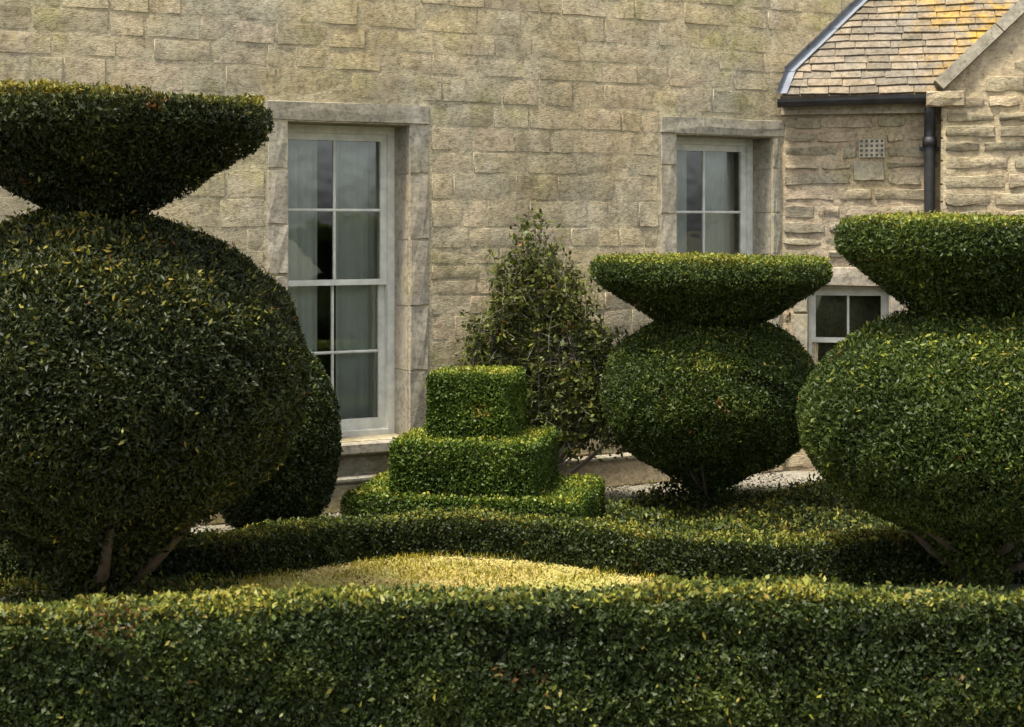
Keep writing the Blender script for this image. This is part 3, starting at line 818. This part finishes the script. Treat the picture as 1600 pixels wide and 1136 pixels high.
# tall front hedge
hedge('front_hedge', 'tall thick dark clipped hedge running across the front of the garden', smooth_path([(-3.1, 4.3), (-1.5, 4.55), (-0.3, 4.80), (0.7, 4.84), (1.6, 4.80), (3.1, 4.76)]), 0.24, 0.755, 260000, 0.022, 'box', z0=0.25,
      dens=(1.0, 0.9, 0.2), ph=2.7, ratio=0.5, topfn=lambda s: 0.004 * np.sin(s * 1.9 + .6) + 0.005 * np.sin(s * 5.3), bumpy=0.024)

# loose leafy shrub trained on the wall
SH = thing('leafy_shrub', 'loose olive green leaved shrub trained on the wall behind the stepped bush', 'shrub', (0.14, 10.66, 0))
pl = []
def shrub_stem(pts, rad, leaves, zmin):
    MB().tube(pts, rad, 6).build('stem', 'stem', SH, True)
    pp = [Vector(a) for a in pts]
    tw = MB()
    for _ in range(leaves // 7):
        s_ = random.uniform(0.9, len(pp) - 1.001); i_ = int(s_); a = pp[i_].lerp(pp[i_ + 1], s_ - i_)
        if a.z < zmin: continue
        d = Vector((random.gauss(0, 1), random.gauss(-.2, .6), random.gauss(.35, .7))).normalized() * random.uniform(.05, .17)
        tw.tube([a, a + d * .5 + Vector((0, 0, .008)), a + d], [.003, .0025, .0012], 4, False)
        for k in range(9):
            q = a + d * random.uniform(.15, 1.1)
            pl.append((q.x + random.gauss(0, .018), q.y + random.gauss(0, .018), q.z + random.gauss(0, .02)))
    return tw
twigs = MB()
for k in range(56):
    q = random.uniform(-1, 1.3)
    top = 2.08 - 0.68 * abs(q) ** 1.5 - random.uniform(0, .5)
    x1 = q * random.uniform(.32, .56); y1 = random.uniform(-.16, .06)
    w_ = lambda s_: random.uniform(-s_, s_)
    pts = [(w_(.08), w_(.04), 0), (x1 * .4 + w_(.04), y1 * .4, top * .25), (x1 * .85 + w_(.05), y1 * .8 + w_(.03), top * .5), (x1 + w_(.06), y1 + w_(.03), top * .75), (x1 * .8 + w_(.12), y1 - .02, top)]
    t_ = shrub_stem(pts, [0.011, 0.009, 0.007, 0.005, 0.002], 420, 0.42)
    twigs.add(t_.v, t_.f)
for k in range(16):       # loose arms falling away towards the mushroom
    a = random.uniform(.35, .95); z_ = random.uniform(.55, 1.25)
    pts = [(0.05, 0, .1), (a * .5, -.08 + random.uniform(-.05, .05), z_ * .7), (a * .85, -.12, z_), (a + .1, -.14 + random.uniform(-.05, .05), z_ - random.uniform(.02, .25))]
    t_ = shrub_stem(pts, [.008, .006, .004, .002], 190, 0.2)
    twigs.add(t_.v, t_.f)
tg = twigs.build('twigs', 'stem', SH)
pl = np.array(pl)
pl = pl[rng.random(len(pl)) > np.clip(coherent(pl, 7.0, 2.0) * .9, 0, .75)]
NOCORE = ([(0, 0, .01), (.001, 0, .01), (.001, .001, .01), (0, .001, .01)], [(0, 1, 2, 3)])
foliage('leaves', pl, rng.normal(size=pl.shape) + np.array([0, -.4, .5]), NOCORE, SH, 'olive', 0.042, 0.5, bumpy=0, depth=0.02, jag=0)

# low ground cover along the bed behind the low hedge and loose leaves on the ground
n = 95000
gx = rng.uniform(-1.9, 3.4, n); base = 9.28 - 0.35 * np.abs(gx) ** 0.7
gy = base + rng.uniform(0, 1, n) ** 1.1 * (0.9 + 0.75 * np.clip(gx, 0, 2.4))
clump = coherent(np.stack([gx, gy, gx * 0], 1), 4.0, 0.7)
hh = np.clip(0.10 + 0.10 * clump, 0.0, 0.22) * rng.random(n)
ok = ((clump > -0.22) | ((gx > .5) & (rng.random(n) < .5))) & ((gx > 0.6) | (gy < 9.3)) & (gy - 10.4 < (gx + 1.11) * 0.5317 - 0.10)
Pg = np.stack([gx, gy, hh + 0.01], 1)[ok]
m_ = 9000                                                   # the corner by the huge yew's trunk
gx2, gy2 = rng.uniform(-3.4, -1.45, m_), rng.uniform(7.2, 8.2, m_)
Pg = np.concatenate([Pg, np.stack([gx2, gy2, 0.02 + 0.07 * rng.random(m_)], 1)])
go = foliage('ground_cover', Pg, np.tile(np.array([[0, -0.2, 1.0]]), (len(Pg), 1)) + rng.normal(size=(len(Pg), 3)) * .4, ([(0, 9.4, .004), (.001, 9.4, .004), (.001, 9.401, .004), (0, 9.401, .004)], [(0, 1, 2, 3)]), None, 'box', 0.032, 0.5, bumpy=0, depth=0.01, jag=0)
go['kind'] = 'stuff'; tag(go, 'low leafy ground cover in the bed behind the low hedge', 'ground cover')
n = 15000
q_ = rng.uniform(0, np.pi, n); r_ = CR * np.sqrt(rng.uniform(.1, .98, n))
Pc = np.stack([CX + r_ * np.cos(q_), CY + r_ * np.sin(q_), np.full(n, .02)], 1)
Pc = Pc[(coherent(Pc, 3.5, 4.0) + .5 * coherent(Pc, 11, 1.) > 0.0) | (r_ > CR * .93)]
co = foliage('short_grass', Pc, np.tile(np.array([[0, 0, 1.0]]), (len(Pc), 1)), NOCORE, None, 'straw', 0.028, 0.22, bumpy=0, depth=0.005, jag=0, out=1.1, lift=0.6)
co['kind'] = 'stuff'; tag(co, 'short yellow green grass growing through the golden gravel court', 'grass')
n = 2600
Pl = np.stack([rng.uniform(-2.5, 3.4, n), rng.uniform(7.6, 11.6, n), np.full(n, 0.022)], 1)
lo = foliage('fallen_leaves', Pl, np.tile(np.array([[0, 0, 1.0]]), (n, 1)), ([(0, 9, .005), (.001, 9, .005), (.001, 9.001, .005), (0, 9.001, .005)], [(0, 1, 2, 3)]), None, 'olive', 0.028, 0.5, bumpy=0, depth=0.0, jag=0, out=0.05, lift=0.5)
lo['kind'] = 'stuff'; tag(lo, 'small fallen leaves scattered on the ground and gravel', 'leaves')
